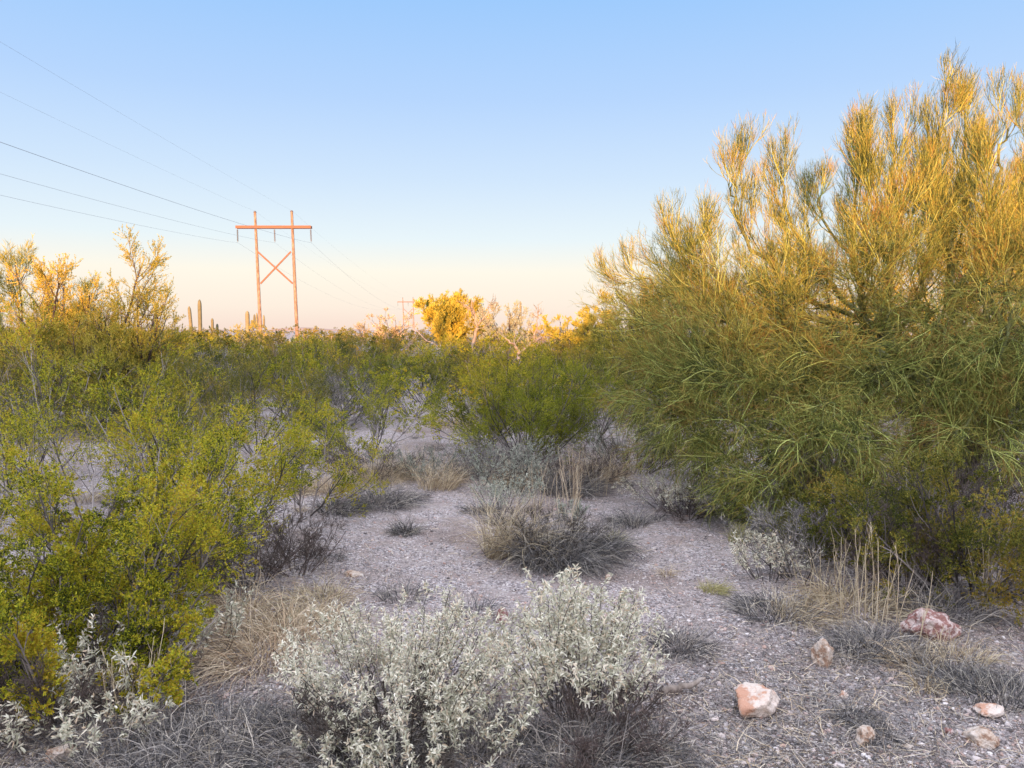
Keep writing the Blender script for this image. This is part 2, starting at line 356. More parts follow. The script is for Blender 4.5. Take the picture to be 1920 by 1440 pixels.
def broom(P_, r0, r1, L1, L2, L3, L4, n, bend, ang=.5, rt=.0017, wg=.14):
    """green leafless twigs of a palo verde growing from the limbs P_"""
    out = []
    A, a0, a1 = grow(P_, r0, r1, n[0], .15, 1, L1, ang, bend, .22, 7, rk=.36)
    B, b0_, b1 = grow(A, a0, a1, n[1], .1, 1, L2, ang * .85, bend, .16, 5, rk=.5)
    C, c0, c1 = grow(B, b0_, b1, n[2], .1, 1, L3, ang * .9, bend, wg, 4, rk=.6)
    D, d0_, d1 = grow(C, c0, c1, n[3], .1, 1, L4, ang, bend, wg, 3)
    return [tube(A, np.maximum(a0, rt * 2.2), np.maximum(a1, rt * 1.3), 4)], [tube(B, np.maximum(b0_, rt * 2.2), np.full(len(B), rt * 1.2), 3)], [tube(C, rt * 1.25, rt * .7, 3), ribbon(D, rt * 1.7, [1, .9, .4])]
def smooth_path(pts, K=14, wig=.03):
    pts = np.asarray(pts, float); n = len(pts); t = np.linspace(0, n - 1, K); o = np.zeros((K, 3))
    for q, tt in enumerate(t):
        i = min(int(tt), n - 2); f = tt - i; p0, p1, p2, p3 = pts[max(i - 1, 0)], pts[i], pts[i + 1], pts[min(i + 2, n - 1)]
        o[q] = .5 * (2 * p1 + (p2 - p0) * f + (2 * p0 - 5 * p1 + 4 * p2 - p3) * f * f + (3 * p1 - p0 - 3 * p2 + p3) * f ** 3)
    o[1:-1] += rng.normal(size=(K - 2, 3)) * wig
    return o
def tree(h=3.2, w=3.6, nlimb=9, dens=1.0, leafy=True, leaf=.02, nl=8, low=.35, lmat=None, up=.5, bark=None, twig=None):
    """small desert tree: short trunk, spreading limbs, airy crown of twigs or leaflets"""
    trunk_h = h * .12; phi = np.arange(nlimb) / nlimb * 6.28 + rng.uniform(-.3, .3, nlimb) + rng.permutation(nlimb) * 2.4
    el = rng.uniform(.12, 1.4, nlimb); st = np.zeros((nlimb, 3)); st[:, 2] = trunk_h * rng.uniform(.5, 1, nlimb)
    d0 = np.stack([np.cos(phi) * np.cos(el), np.sin(phi) * np.cos(el), np.sin(el)], 1)
    reach = 1 / np.sqrt((np.cos(el) / (w * .5)) ** 2 + (np.sin(el) / (h - trunk_h)) ** 2)
    T = walk(np.array([[0, 0, -.1]]), np.array([[.1, .05, 1.]]), np.array([trunk_h + .1]), 5, [0, 0, 0], .12)
    S = walk(st, d0, reach * .97, 9, [0, 0, .15], .3); S0, S1 = arr(nlimb, .035 * h / 3), arr(nlimb, .012)
    A, a0, a1 = grow(S, S0, S1, max(3, int(9 * dens)), .15, 1, .30 * h, .7, [0, 0, up], .3, 6)
    B, b0_, b1 = grow(A, a0, a1, max(3, int(7 * dens)), .15, 1, .15 * h, .6, [0, 0, up * .7], .25, 4)
    C, c0, c1 = grow(B, b0_, b1, max(3, int(6 * dens)), .1, 1, .075 * h, .6, [0, 0, up * .5], .2, 3)
    limbs = join(tube(S, S0, S1, 6), tube(A, np.maximum(a0, .004), np.maximum(a1, .003), 4))
    fol = [tube(B, .0028, .0016, 3)]; fc = ribbon(C, .004, [1, .8, .4])
    parts = [('trunk', tube(T, .06 * h / 3, .045 * h / 3, 8), bark or M_dark), ('limbs', limbs, bark or M_dark)]
    if leafy: return parts + [('twigs', join(*fol), M_stem), ('foliage', join(fc, tip_leaves(C, int(nl * 2.3), leaf, leaf * .55, .02)), lmat or M_mesq)]
    D, _, _ = grow(C, c0, c1, max(3, int(5 * dens)), .1, 1, .045 * h, .5, [0, 0, up * .5], .15, 3)
    return parts + [('foliage', join(*fol, fc, ribbon(D, leaf * .35, [1, .9, .4])), twig or M_pv)]
def silver_shrub(h=.42, w=.7, ns=46, leaf=.024, nl=13, lmat=None, upright=.5, droop=-.5, na=8):
    phi = rng.uniform(0, 6.28, ns); k = np.sqrt(rng.uniform(0, 1, ns))
    st = np.stack([np.cos(phi) * k * w * .22, np.sin(phi) * k * w * .22, np.full(ns, -.01)], 1)
    d0 = np.stack([np.cos(phi) * k * w * .5, np.sin(phi) * k * w * .5, np.full(ns, h) * (1 - .25 * k ** 2) * rng.uniform(.85, 1.06, ns)], 1)
    S = walk(st, d0, np.linalg.norm(d0, axis=1) * rng.uniform(.88, 1.05, ns), 8, [0, 0, upright], .22)
    A, a0, a1 = grow(S, arr(ns, .0026), arr(ns, .0012), na, .3, 1, h * .30, .75, [0, 0, .5], .2, 5)
    sh = np.concatenate([A, S[:, 3:], S[:, 3:]], 0)
    N = len(sh); t = rng.uniform(.05, 1, (N, nl)) ** .8; p, T = along(sh, t); p = p.reshape(-1, 3); T = T.reshape(-1, 3)
    dr = norm(T * .6 + norm(rng.normal(size=T.shape)))
    lp = walk(p, dr, leaf * rng.uniform(.6, 1.3, len(p)), 4, [0, 0, droop], .1)
    lv = ribbon(lp, leaf * .26, [.35, 1, .85, .08])
    return [('stems', join(tube(S, .0028, .0014, 4), ribbon(A, .0028)), M_stem), ('foliage', lv, lmat or M_white)]
def grass(n=400, L=.3, rad=.12, spread=.6, droop=-.9, w=.0025, gm=None, K=8, wig=.6, lean=(0, 0)):
    phi = rng.uniform(0, 6.28, n); k = np.sqrt(rng.uniform(0, 1, n))
    st = np.stack([np.cos(phi) * k * rad, np.sin(phi) * k * rad, np.full(n, -.01)], 1)
    d0 = np.stack([np.cos(phi) * k * spread + lean[0], np.sin(phi) * k * spread + lean[1], np.ones(n)], 1) + rng.normal(size=(n, 3)) * .18
    B = walk(st, d0, L * rng.uniform(.4, 1.25, n), K, np.array([0, 0, 1.]) * (droop * 1.45 * rng.uniform(.5, 1.5, (n, 1))), wig)
    B[:, 1:, 2] = np.maximum(B[:, 1:, 2], .004 + rng.uniform(0, .02, (n, 1)))
    return [('blades', ribbon(B, w * rng.uniform(.6, 1.4, n)), gm or M_grey)]
def dry_brush(h=.5, w=.8, ns=24, dens=1.0, sm=None, r=.0028, up=.3):
    """tangle of bare grey twigs"""
    phi = rng.uniform(0, 6.28, ns); k = np.sqrt(rng.uniform(.05, 1, ns))
    d0 = np.stack([np.cos(phi) * k * w * .5, np.sin(phi) * k * w * .5, h * (1 - .4 * k ** 2)], 1)
    st = np.stack([np.cos(phi), np.sin(phi), np.zeros(ns)], 1) * w * .08; st[:, 2] = -.02
    S = walk(st, d0, np.linalg.norm(d0, axis=1), 7, [0, 0, up], .35)
    A, a0, a1 = grow(S, arr(ns, r), arr(ns, r * .5), int(7 * dens), .15, 1, .4 * h, .7, [0, 0, up], .35, 5)
    B, b0_, b1 = grow(A, a0, a1, int(6 * dens), .15, 1, .2 * h, .7, [0, 0, up], .3, 4)
    C, c0, c1 = grow(B, b0_, b1, int(4 * dens), .15, 1, .1 * h, .7, [0, 0, up], .3, 3)
    return [('stems', tube(S, r, r * .6, 4), sm or M_stem), ('twigs', join(ribbon(A, r * 1.1), ribbon(B, r * .9), ribbon(C, r * .8)), sm or M_grey)]
def stalks(n=14, h=.6, rad=.11, spread=.13, w=.0045, gm=None):
    phi = rng.uniform(0, 6.28, n); st = np.stack([np.cos(phi), np.sin(phi), np.zeros(n)], 1) * rad * rng.uniform(0, 1, (n, 1)); st[:, 2] = -.02
    d0 = np.stack([np.cos(phi) * spread, np.sin(phi) * spread, np.ones(n)], 1) + rng.normal(size=(n, 3)) * .12
    S = walk(st, d0, h * rng.uniform(.6, 1.1, n), 7, [0, 0, -.1], .12)
    A, a0, a1 = grow(S, arr(n, w * .5), arr(n, w * .25), 7, .4, 1, h * .22, .35, [0, 0, .1], .2, 4)
    return [('stems', join(tube(S, w * .5, w * .25, 4), ribbon(A, w * .5)), gm or M_straw)]
def put(name, label, cat, parts, loc, rz=None, group=None, sc=1):
    if len(parts) == 1:
        o = obj(parts[0][0], parts[0][1], parts[0][2], None, loc); o.name = name
        o.rotation_euler = (0, 0, rng.uniform(0, 6.28) if rz is None else rz); o.scale = (sc, sc, sc) if np.isscalar(sc) else sc
        return tagp(o, label, cat, group)
    t = thing(name, label, cat, loc, rng.uniform(0, 6.28) if rz is None else rz, group, sc)
    for nme, geo, m in parts: obj(nme, geo, m, t)
    return t
def at(x, y): return (x, y, float(hgt(x, y)))

# ------------------------------------------------------------------ the big palo verde on the right
TB = np.array([*P(1735, 900, 8.4)[:2], 0]); TB[2] = float(hgt(TB[0], TB[1]))
pv = thing('palo_verde_tree', 'huge green-branched palo verde filling the right side, its top lit gold by the low sun', 'tree', TB)
def LP(*pts): return smooth_path([P(*p) - TB for p in pts])
trunk = [smooth_path([np.array([0, 0, -.15]), P(1725, 800, 8.4) - TB, P(1700, 690, 8.3) - TB, P(1640, 600, 8.3) - TB], 14, .015),
         smooth_path([np.array([.1, .1, -.15]), P(1790, 800, 8.6) - TB, P(1820, 700, 8.6) - TB, P(1780, 555, 8.5) - TB], 14, .015),
         smooth_path([np.array([.2, .0, -.15]), P(1840, 820, 8.3) - TB, P(1930, 700, 8.2) - TB, P(2050, 560, 8.3) - TB], 14, .015)]
obj('trunk', tube(np.array(trunk), np.array([.11, .12, .12]), np.array([.055, .05, .06]), 9), M_dark, pv, smooth=True)
c0 = (1700, 700, 8.3)
UP = [((1640, 610, 8.3), (1600, 500, 8.2), (1600, 400, 8.1), (1605, 310, 8.1)), ((1640, 610, 8.3), (1690, 460, 8.5), (1680, 340, 8.6), (1675, 270, 8.6)),
      ((1780, 560, 8.5), (1770, 440, 8.4), (1755, 320, 8.3), (1760, 230, 8.2)), ((1780, 560, 8.5), (1850, 440, 8.7), (1870, 330, 8.8), (1890, 240, 8.9)),
      ((1780, 560, 8.5), (1790, 420, 8.8), (1800, 320, 8.9), (1810, 215, 8.9)), ((2000, 600, 8.3), (1990, 420, 8.3), (1975, 260, 8.4)), ((1780, 560, 8.5), (1890, 480, 7.8), (1940, 380, 7.6), (1945, 280, 7.6)),
      ((1640, 610, 8.3), (1520, 560, 8.4), (1420, 480, 8.5), (1385, 400, 8.5), (1370, 350, 8.5)), ((1640, 620, 8.3), (1520, 600, 8.0), (1390, 570, 7.9), (1300, 510, 7.9), (1285, 470, 7.9)),
      ((1640, 610, 8.3), (1560, 540, 8.7), (1490, 440, 8.9), (1465, 340, 8.9)), ((2000, 600, 8.3), (2060, 420, 7.9), (2080, 300, 7.9)),
      ((1700, 690, 8.3), (1640, 560, 9.3), (1560, 440, 9.7), (1535, 370, 9.7)), ((1850, 600, 8.8), (1900, 480, 9.8), (1930, 350, 10.2)), ((1640, 610, 8.3), (1670, 540, 7.8), (1650, 440, 7.6), (1645, 370, 7.6)),
      ((1700, 600, 8.5), (1740, 500, 7.9), (1745, 400, 7.7)), ((1780, 570, 8.5), (1850, 520, 7.7), (1850, 420, 7.5), (1845, 340, 7.5)), ((1640, 620, 8.3), (1480, 590, 8.6), (1300, 560, 8.9), (1200, 520, 9.0))]
SIDE = [((1500, 645, 8.0), (1480, 600, 7.7), (1470, 550, 7.6)), ((1600, 640, 8.0), (1620, 590, 7.5), (1620, 530, 7.3)), ((1780, 640, 8.2), (1740, 600, 7.5), (1720, 540, 7.3)), ((1850, 660, 8.2), (1880, 610, 7.4), (1890, 560, 7.2)), ((1420, 660, 7.8), (1380, 620, 7.5), (1360, 570, 7.4)), ((1640, 640, 8.3), (1520, 640, 8.0), (1400, 655, 7.8), (1290, 640, 7.8), (1215, 610, 7.8)), ((1690, 690, 8.3), (1580, 640, 8.9), (1420, 600, 9.3), (1260, 560, 9.5)),
        ((1640, 620, 8.3), (1480, 620, 8.8), (1340, 560, 9.0), (1230, 540, 9.1)), ((1690, 690, 8.3), (1560, 690, 7.6), (1420, 700, 7.2), (1310, 690, 7.0)),
        ((1780, 580, 8.5), (1850, 545, 7.6), (1925, 540, 7.1), (2010, 560, 6.8))]
DOWN = [((1500, 645, 8.0), (1515, 690, 7.5), (1480, 770, 7.1), (1430, 860, 7.0)), ((1690, 690, 8.3), (1610, 700, 7.3), (1560, 770, 6.8), (1500, 850, 6.6)),
        ((1790, 560, 8.4), (1790, 640, 7.2), (1700, 710, 6.8), (1620, 790, 6.6)), ((1850, 545, 7.6), (1880, 640, 6.9), (1840, 740, 6.5), (1790, 820, 6.3)),
        ((1640, 640, 8.3), (1700, 660, 7.2), (1740, 740, 6.8), (1700, 840, 6.6)), ((1925, 540, 7.1), (1960, 640, 6.6), (1930, 740, 6.4), (1900, 830, 6.3)),
        ((1400, 655, 7.8), (1370, 700, 7.4), (1320, 760, 7.2), (1290, 800, 7.2)), ((1540, 690, 7.6), (1490, 720, 7.0), (1400, 760, 6.8), (1330, 790, 6.8)),
        ((1700, 690, 7.2), (1620, 760, 6.6), (1550, 850, 6.4), (1470, 900, 6.4)), ((1290, 640, 7.8), (1250, 680, 7.6), (1220, 730, 7.5)),
        ((1860, 545, 7.5), (1830, 600, 6.9), (1850, 680, 6.7)), ((1800, 550, 7.9), (1760, 600, 7.0), (1770, 690, 6.7)), ((1925, 540, 7.1), (1900, 600, 6.6), (1870, 690, 6.4)), ((1700, 600, 7.8), (1660, 640, 7.0), (1650, 720, 6.7)), ((1350, 650, 7.8), (1300, 720, 7.4), (1260, 790, 7.2)), ((1440, 720, 7.2), (1400, 800, 6.9), (1380, 880, 6.8)), ((1550, 760, 6.8), (1520, 840, 6.5), (1480, 920, 6.4)),
        ((1780, 600, 8.3), (1760, 700, 7.4), (1800, 790, 7.2), (1830, 850, 7.1)), ((1600, 690, 8.6), (1500, 740, 8.8), (1420, 790, 8.9))]
def group_of(L, r0, r1):
    Ps = np.array([LP(*q) for q in L]); return Ps, arr(len(L), r0), arr(len(L), r1)
lm = []; tw = []; br = []
for grp, r0, r1, args in ((UP, .032, .010, (.74, .46, .27, .13, (12, 9, 7, 4), [0, 0, 1.3], .5)), (SIDE, .042, .012, (1.0, .6, .28, .12, (14, 8, 7, 4), [-.12, -.05, .5], .7, .0017, .25)),
                          (DOWN, .026, .008, (.75, .50, .27, .12, (15, 9, 6, 3), [-.12, -.1, -.3], .85, .0018, .35))):
    Ps, a, b = group_of(grp, r0, r1); x, z_, y = broom(Ps, a, b, *args)
    lm.append(tube(Ps, a, b, 7)); lm += x; br += z_; tw += y
obj('limbs', join(*lm), M_pvb, pv, smooth=True); obj('branches', join(*br), M_pvs, pv); obj('green_twigs', join(*tw), M_pv, pv)

# ------------------------------------------------------------------ near creosote bushes
def pos(px, py): p = G(px, py); return (p[0], p[1], p[2])
NC = [ # px, py of base, height, width, stems, density, label
 (430, 815, 1.4, 1.9, 16, 1.0, 'olive creosote bush behind the tallest plume, below the left power line pole'),
 (545, 785, 1.4, 2.0, 16, 1.0, 'brownish olive creosote bush directly below the right power line pole'),
 (665, 770, 1.35, 2.0, 16, 1.0, 'brownish olive creosote bush behind the dark-stemmed one'),
 (60, 905, 1.5, 1.8, 15, 1.1, 'olive creosote bush at the left edge in front of the palo verde'),
 (320, 905, 1.35, 1.6, 14, 1.1, 'creosote bush in front of the acacia, left of the tallest plume'),
 (480, 850, 1.25, 1.7, 15, 1.1, 'dark olive creosote bush below the power line tower at the back of the clearing'),
 (1110, 830, 1.35, 1.7, 16, 1.1, 'olive creosote bush touching the right side of the central green bush'),
 (205, 1180, 1.12, 1.6, 15, 1.35, 'large yellow-green creosote bush filling the left foreground'),
 (130, 1310, .62, 1.2, 16, 1.3, 'low yellowing creosote spray hanging over the pale leaves at the lower left'),
 (20, 1200, .80, 1.5, 16, 1.4, 'low bright yellow-green creosote bush cut by the left edge in the foreground'),
 (365, 1045, 1.3, 1.25, 11, 1.2, 'dense creosote bush left of the clearing whose tallest plume stands left of the tower base'),
 (570, 965, 1.0, .9, 7, 1.0, 'sparse open creosote with yellow sprigs leaning over the left rim of the clearing'),
 (170, 985, 1.62, 2.0, 15, 1.2, 'tall creosote bush with upright plumes behind the large left foreground bush'),
 (985, 866, 1.42, 2.1, 30, 1.4, 'rounded bright green creosote bush in the middle just behind the clearing'),
 (690, 862, 1.05, 1.5, 14, 1.0, 'dark-stemmed creosote bush left of the central green bush'),
 (1830, 1120, .95, 1.5, 20, 1.2, 'yellow-green creosote bush at the right edge under the palo verde'),
 (1700, 1090, .75, 1.3, 16, 1.1, 'low dull creosote bush behind the red and white rock'),
 (1560, 1040, .55, 1.0, 12, 1.0, 'small creosote bush under the palo verde behind the pale dry stalks'),
]
for px, py, h, w, ns, dn, lb in NC:
    put('creosote_bush', lb, 'creosote bush', creosote(h, w, ns, dn, low=.12 if py > 1000 else .18, lmat=M_creo2 if px > 1400 or py < 920 and not 600 < px < 1000 else M_green if 600 < px < 1100 else None), pos(px, py))

# ------------------------------------------------------------------ the scrub belt behind the clearing: every bush a thing of its own
fieldparts = [creosote(1.45, 2.0, 15, .85, leaf=.026, nl=9, low=.12, srad=.010, lmat=(M_creo, M_creo2)[k % 2]) for k in range(4)]
brushparts = [dry_brush(1.0, 1.5, 26, 1.0, r=.006) for _ in range(2)]
farparts = [creosote(1.5, 2.3, 12, .7, leaf=.05, nl=7, low=.08, srad=.014, lmat=M_creo2) for _ in range(3)]
FG = 'creosote bushes of the scrub belt beyond the clearing'
FL = 'olive-green creosote bush massed with others in the scrub belt beyond the clearing'
protos = {}
def place_from(key, partsL, name, label, cat, loc, rz, sc, group):
    if key not in protos: protos[key] = put(name, label, cat, partsL, loc, rz, group, sc); return protos[key]
    return dup(protos[key], label, loc, rz, sc, group)
taken = []
def free(x, y, r):
    for (a, b, c) in taken:
        if (a - x) ** 2 + (b - y) ** 2 < (r * .5 + c * .5) ** 2: return False
    taken.append((x, y, r)); return True
for px, py, h, w, *_ in NC: p = G(px, py); taken.append((p[0], p[1], w * .7))
for px, py, r in ((640, 830, 1.3), (790, 805, 1.6), (50, 850, 1.5), (1200, 800, 1.6), (1180, 850, 1.6), (1560, 900, 4), (1740, 900, 4)): p = G(px, py); taken.append((p[0], p[1], r))
cnt = 0; tries = 0
while cnt < 270 and tries < 20000:
    tries += 1; y = rng.uniform(10.8, 36); x = rng.uniform(-.74, .72) * y
    if x > .42 * y and y < 12.5: continue
    if not free(x, y, 1.5 if y < 22 else 1.9): continue
    k = cnt % 4; s_ = rng.uniform(.72, 1.02) * (1.16 if y > 20 else .95)
    if rng.uniform() < .13:
        place_from(('b', k % 2), brushparts[k % 2], 'dry_bush', 'leafless grey twiggy bush among the green bushes of the scrub belt', 'dry bush', at(x, y), rng.uniform(0, 6.28), s_ * 1.05, 'bare grey bushes in the scrub belt')
    else:
        place_from(('f', k), fieldparts[k], 'creosote_bush', FL, 'creosote bush', at(x, y), rng.uniform(0, 6.28), (s_ * rng.uniform(.95, 1.25), s_ * rng.uniform(.95, 1.25), s_), FG)
    cnt += 1
cnt = 0; tries = 0
while cnt < 115 and tries < 9000:
    tries += 1; y = 36 * (120 / 36) ** rng.uniform(0, 1); x = rng.uniform(-.72, .72) * y
    if not free(x, y, 2.6 + y * .03): continue
    s_ = rng.uniform(1.0, 1.32) * (1 + (y - 36) * .002)
    place_from(('g', cnt % 3), farparts[cnt % 3], 'creosote_bush', 'distant creosote bush on the scrub horizon', 'creosote bush', at(x, y), rng.uniform(0, 6.28), (s_ * 1.3, s_ * 1.3, s_), 'distant bushes along the horizon')
    cnt += 1

# ------------------------------------------------------------------ trees
def tree_at(px, top, Yd, w, label, leafy=True, name='desert_tree', **k):
    h = P(px, top, Yd)[2]; x = P(px, 600, Yd)[0]
    if Yd > 25: w *= 1.7
    return put(name, label, 'tree', tree(h, w, leafy=leafy, **k), at(x, Yd))
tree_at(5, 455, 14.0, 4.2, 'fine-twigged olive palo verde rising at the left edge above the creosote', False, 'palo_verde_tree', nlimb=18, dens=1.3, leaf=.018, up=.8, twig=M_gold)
tree_at(188, 458, 12.4, 2.4, 'airy small-leafed acacia glowing yellow left of the saguaros', True, 'acacia_tree', nlimb=16, dens=1.15, leaf=.024, nl=7, up=.7)
tree_at(118, 492, 13.2, 2.4, 'yellow-lit leafy tree between the left edge palo verde and the airy acacia', True, 'acacia_tree', nlimb=15, dens=1.1, leaf=.026, nl=7, up=.7)
tree_at(252, 505, 12.2, 1.6, 'low leafy bush-like tree in front of the saguaros at the right foot of the acacia', True, 'acacia_tree', nlimb=9, dens=1.0, leaf=.022, nl=7, up=.6)
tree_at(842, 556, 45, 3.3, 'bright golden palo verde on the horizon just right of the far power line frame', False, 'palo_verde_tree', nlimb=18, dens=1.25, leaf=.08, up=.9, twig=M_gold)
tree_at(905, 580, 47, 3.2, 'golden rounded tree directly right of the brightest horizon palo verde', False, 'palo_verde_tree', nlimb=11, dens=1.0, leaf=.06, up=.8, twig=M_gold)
tree_at(955, 578, 38, 3.4, 'pale yellow leafy tree behind the forked dead snags', True, 'acacia_tree', nlimb=12, dens=.9, leaf=.05, nl=6, up=.6, lmat=M_sage)
tree_at(728, 584, 58, 3.8, 'pinkish thin-crowned tree left of the golden horizon palo verde', True, 'acacia_tree', nlimb=11, dens=.8, leaf=.06, nl=6, up=.6, lmat=M_straw)
tree_at(688, 600, 66, 2.8, 'small pinkish bare tree, leftmost of the horizon tree clump', True, 'acacia_tree', nlimb=9, dens=.8, leaf=.05, nl=4, up=.5, lmat=M_straw)
tree_at(458, 578, 62, 1.5, 'slender airy treelet left of the near power line pole', True, 'acacia_tree', nlimb=6, dens=.7, leaf=.06, nl=4, up=1.2)
tree_at(516, 600, 70, 1.6, 'tiny bare-stemmed treelet between the two near power line poles', True, 'acacia_tree', nlimb=5, dens=.6, leaf=.06, nl=4, up=.9)
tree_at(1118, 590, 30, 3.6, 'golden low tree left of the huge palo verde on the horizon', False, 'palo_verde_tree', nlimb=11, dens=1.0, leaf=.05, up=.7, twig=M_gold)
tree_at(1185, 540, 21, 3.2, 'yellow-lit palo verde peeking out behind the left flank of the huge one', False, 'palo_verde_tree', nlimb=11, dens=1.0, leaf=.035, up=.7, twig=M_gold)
tree_at(1275, 448, 15.5, 3.3, 'orange-lit leafy acacia standing behind the left boughs of the huge palo verde', True, 'acacia_tree', nlimb=12, dens=1.0, leaf=.028, nl=7, up=.7)
tree_at(1560, 430, 15.0, 4.0, 'golden leafy acacia seen through the middle of the huge palo verde', True, 'acacia_tree', nlimb=12, dens=1.0, leaf=.03, nl=6, up=.6)
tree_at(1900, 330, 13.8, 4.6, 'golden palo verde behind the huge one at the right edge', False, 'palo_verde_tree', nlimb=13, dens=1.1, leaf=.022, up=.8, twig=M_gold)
tree_at(1400, 560, 19, 3.5, 'low orange-lit tree under the left boughs of the huge palo verde', True, 'acacia_tree', nlimb=11, dens=.9, leaf=.035, nl=6, up=.4)
tree_at(1060, 600, 34, 3.0, 'low yellow-green tree on the horizon right of the forked dead snags', True, 'acacia_tree', nlimb=10, dens=.9, leaf=.05, nl=6, up=.5)

def snag(label, Yd, base, forks, r=.055):
    b = P(base[0], base[1], Yd); b = np.array([b[0], b[1], float(hgt(b[0], b[1]))])
    t = thing('dead_tree', label, 'dead tree', b)
    for k, f in enumerate(forks):
        pts = [P(q[0], q[1], Yd + (q[2] if len(q) > 2 else 0)) - b for q in f]
        if k == 0: pts = [np.array([0, 0, -.1])] + pts
        rr = r * (1 if k == 0 else .6); pp = smooth_path(pts, 14, .025)[None]
        geo = tube(pp, rr, rr * .3, 7)
        A, a0, a1 = grow(pp, arr(1, rr), arr(1, rr * .4), 9 if k else 5, .35, 1, .5, .8, [0, 0, .4], .4, 6)
        B, b0_, b1 = grow(A, a0, a1, 4, .2, 1, .22, .7, [0, 0, .3], .4, 4)
        obj('trunk' if k == 0 else 'branch', join(geo, tube(A, np.maximum(a0 * .6, .008), .004, 4), tube(B, .005, .003, 3)), M_dead, t, smooth=True)
snag('forked bleached dead snag standing highest against the sky in the middle of the horizon', 22, (885, 705), [[(884, 680), (888, 645), (893, 612), (889, 590), (885, 563)], [(893, 614), (908, 592), (922, 571)], [(888, 588), (878, 574)], [(886, 665, -.2), (872, 690), (860, 700)]], .07)
snag('dark V-branched dead tree right of the tallest snag', 20, (975, 700), [[(974, 680), (968, 655), (955, 640), (946, 634)], [(972, 665), (988, 648), (1002, 640), (1006, 605), (1010, 590)], [(1004, 640), (1020, 632)]], .06)
snag('pale leaning dead boughs sprawled left of the tallest snag', 24, (826, 690), [[(828, 665), (806, 640), (780, 618), (765, 606)], [(830, 664), (805, 662), (775, 657)], [(768, 690), (766, 665), (768, 640)]], .022)

def cactus(px, top, Yd, rad, label, arms=(), tilt=0):
    h = P(px, top, Yd)[2]; x = P(px, 600, Yd)[0]; b = at(x, Yd)
    t = thing('saguaro_cactus', label, 'cactus', b)
    def col(pts, r):
        pp = smooth_path(pts, 16, .0); K = 16; S = 24; T, A, B = frames(pp[None]); A = np.cross([[[0, 1., 0]]], T); A = norm(A); B = np.cross(T, A)
        prof = np.ones(K); prof[0] = .8; prof[-1] = .25; prof[-2] = .75; prof[-3] = .95
        th = np.arange(S) / S * 2 * np.pi; rr = r * (1 + .12 * np.cos(12 * th))
        V = pp[None][:, :, None] + (prof[None, :, None] * rr[None, None])[..., None] * (A[:, :, None] * np.cos(th)[None, None, :, None] + B[:, :, None] * np.sin(th)[None, None, :, None])
        i = np.arange(K - 1)[:, None] * S; s = np.arange(S)[None]
        return V.reshape(-1, 3), np.stack([i + s, i + (s + 1) % S, i + S + (s + 1) % S, i + S + s], -1).reshape(-1, 4)
    obj('stem', col([(0, 0, -.1), (tilt * .5, 0, h * .5), (tilt, 0, h)], rad), M_cact, t, smooth=True)
    for (dx, z0, z1) in arms:
        obj('arm', col([(0, 0, z0), (dx * .8, -.05, z0 + .15), (dx, -.05, z0 + .6), (dx, -.05, z1)], rad * .7), M_cact, t, smooth=True)
cactus(375, 561, 100, .22, 'tallest straight saguaro left of the power line tower')
cactus(360, 573, 104, .20, 'slightly leaning saguaro just left of the tallest one', tilt=-.35)
cactus(398, 597, 108, .17, 'short saguaro spike right of the tallest saguaro')
cactus(407, 608, 112, .16, 'shortest saguaro spike in the group left of the tower')
cactus(464, 583, 98, .24, 'stout saguaro behind the slender treelet with one short arm', ((.6, 2.0, 3.0),))
cactus(487, 586, 110, .20, 'candelabra saguaro with upright arms behind the left near pole', ((-.75, 1.9, 3.9), (-.4, 2.2, 4.1), (.6, 2.0, 3.8)))
cactus(976, 566, 62, .08, 'thin saguaro spike sticking out of the pale tree right of the dead snag')

# ------------------------------------------------------------------ understory round the clearing
WS = 'silver-leaved shrub'
put('silver_shrub', 'broad creamy-silver leafed shrub in the centre foreground, left one of the pair', WS, silver_shrub(.40, .84, 92, .019, 16, na=11), pos(750, 1345))
put('silver_shrub', 'whiter silver-leaved shrub with one tall upright plume, right one of the foreground pair', WS, silver_shrub(.47, .68, 62, .023, 15, na=10), pos(1095, 1330))
put('silver_shrub', 'single tall white-leaved plume standing above the right silver shrub', WS, silver_shrub(.72, .10, 5, .024, 26, upright=.9), pos(1042, 1335))
put('silver_shrub', 'low silver sprigs spilling toward the camera under the foreground pair', WS, silver_shrub(.24, .6, 26, .022, 13), pos(820, 1450))
put('silver_shrub', 'small silver sprig beside the bottom edge left of the foreground pair', WS, silver_shrub(.18, .3, 11, .022, 12), pos(640, 1455))
for px, py, h, w, n, lb in [(250, 1300, .34, .8, 20, 'sparse pale broad-leafed shrub below the large left creosote'), (60, 1370, .3, .8, 22, 'pale broad-leafed shrub in the bottom left corner'),
        (150, 1400, .24, .6, 14, 'pale broad-leafed shrub at the bottom edge between the two corner ones'), (400, 1225, .28, .5, 12, 'thin pale-leaved sprigs at the foot of the large left creosote'), (1440, 1085, .34, .6, 22, 'white-leaved small shrub at the left foot of the pale stalks under the palo verde')]:
    put('pale_leaf_shrub', lb, 'pale-leaved shrub', silver_shrub(h, w, n, .025 if py > 1200 else .022, 9, droop=-.3, na=8), pos(px, py))
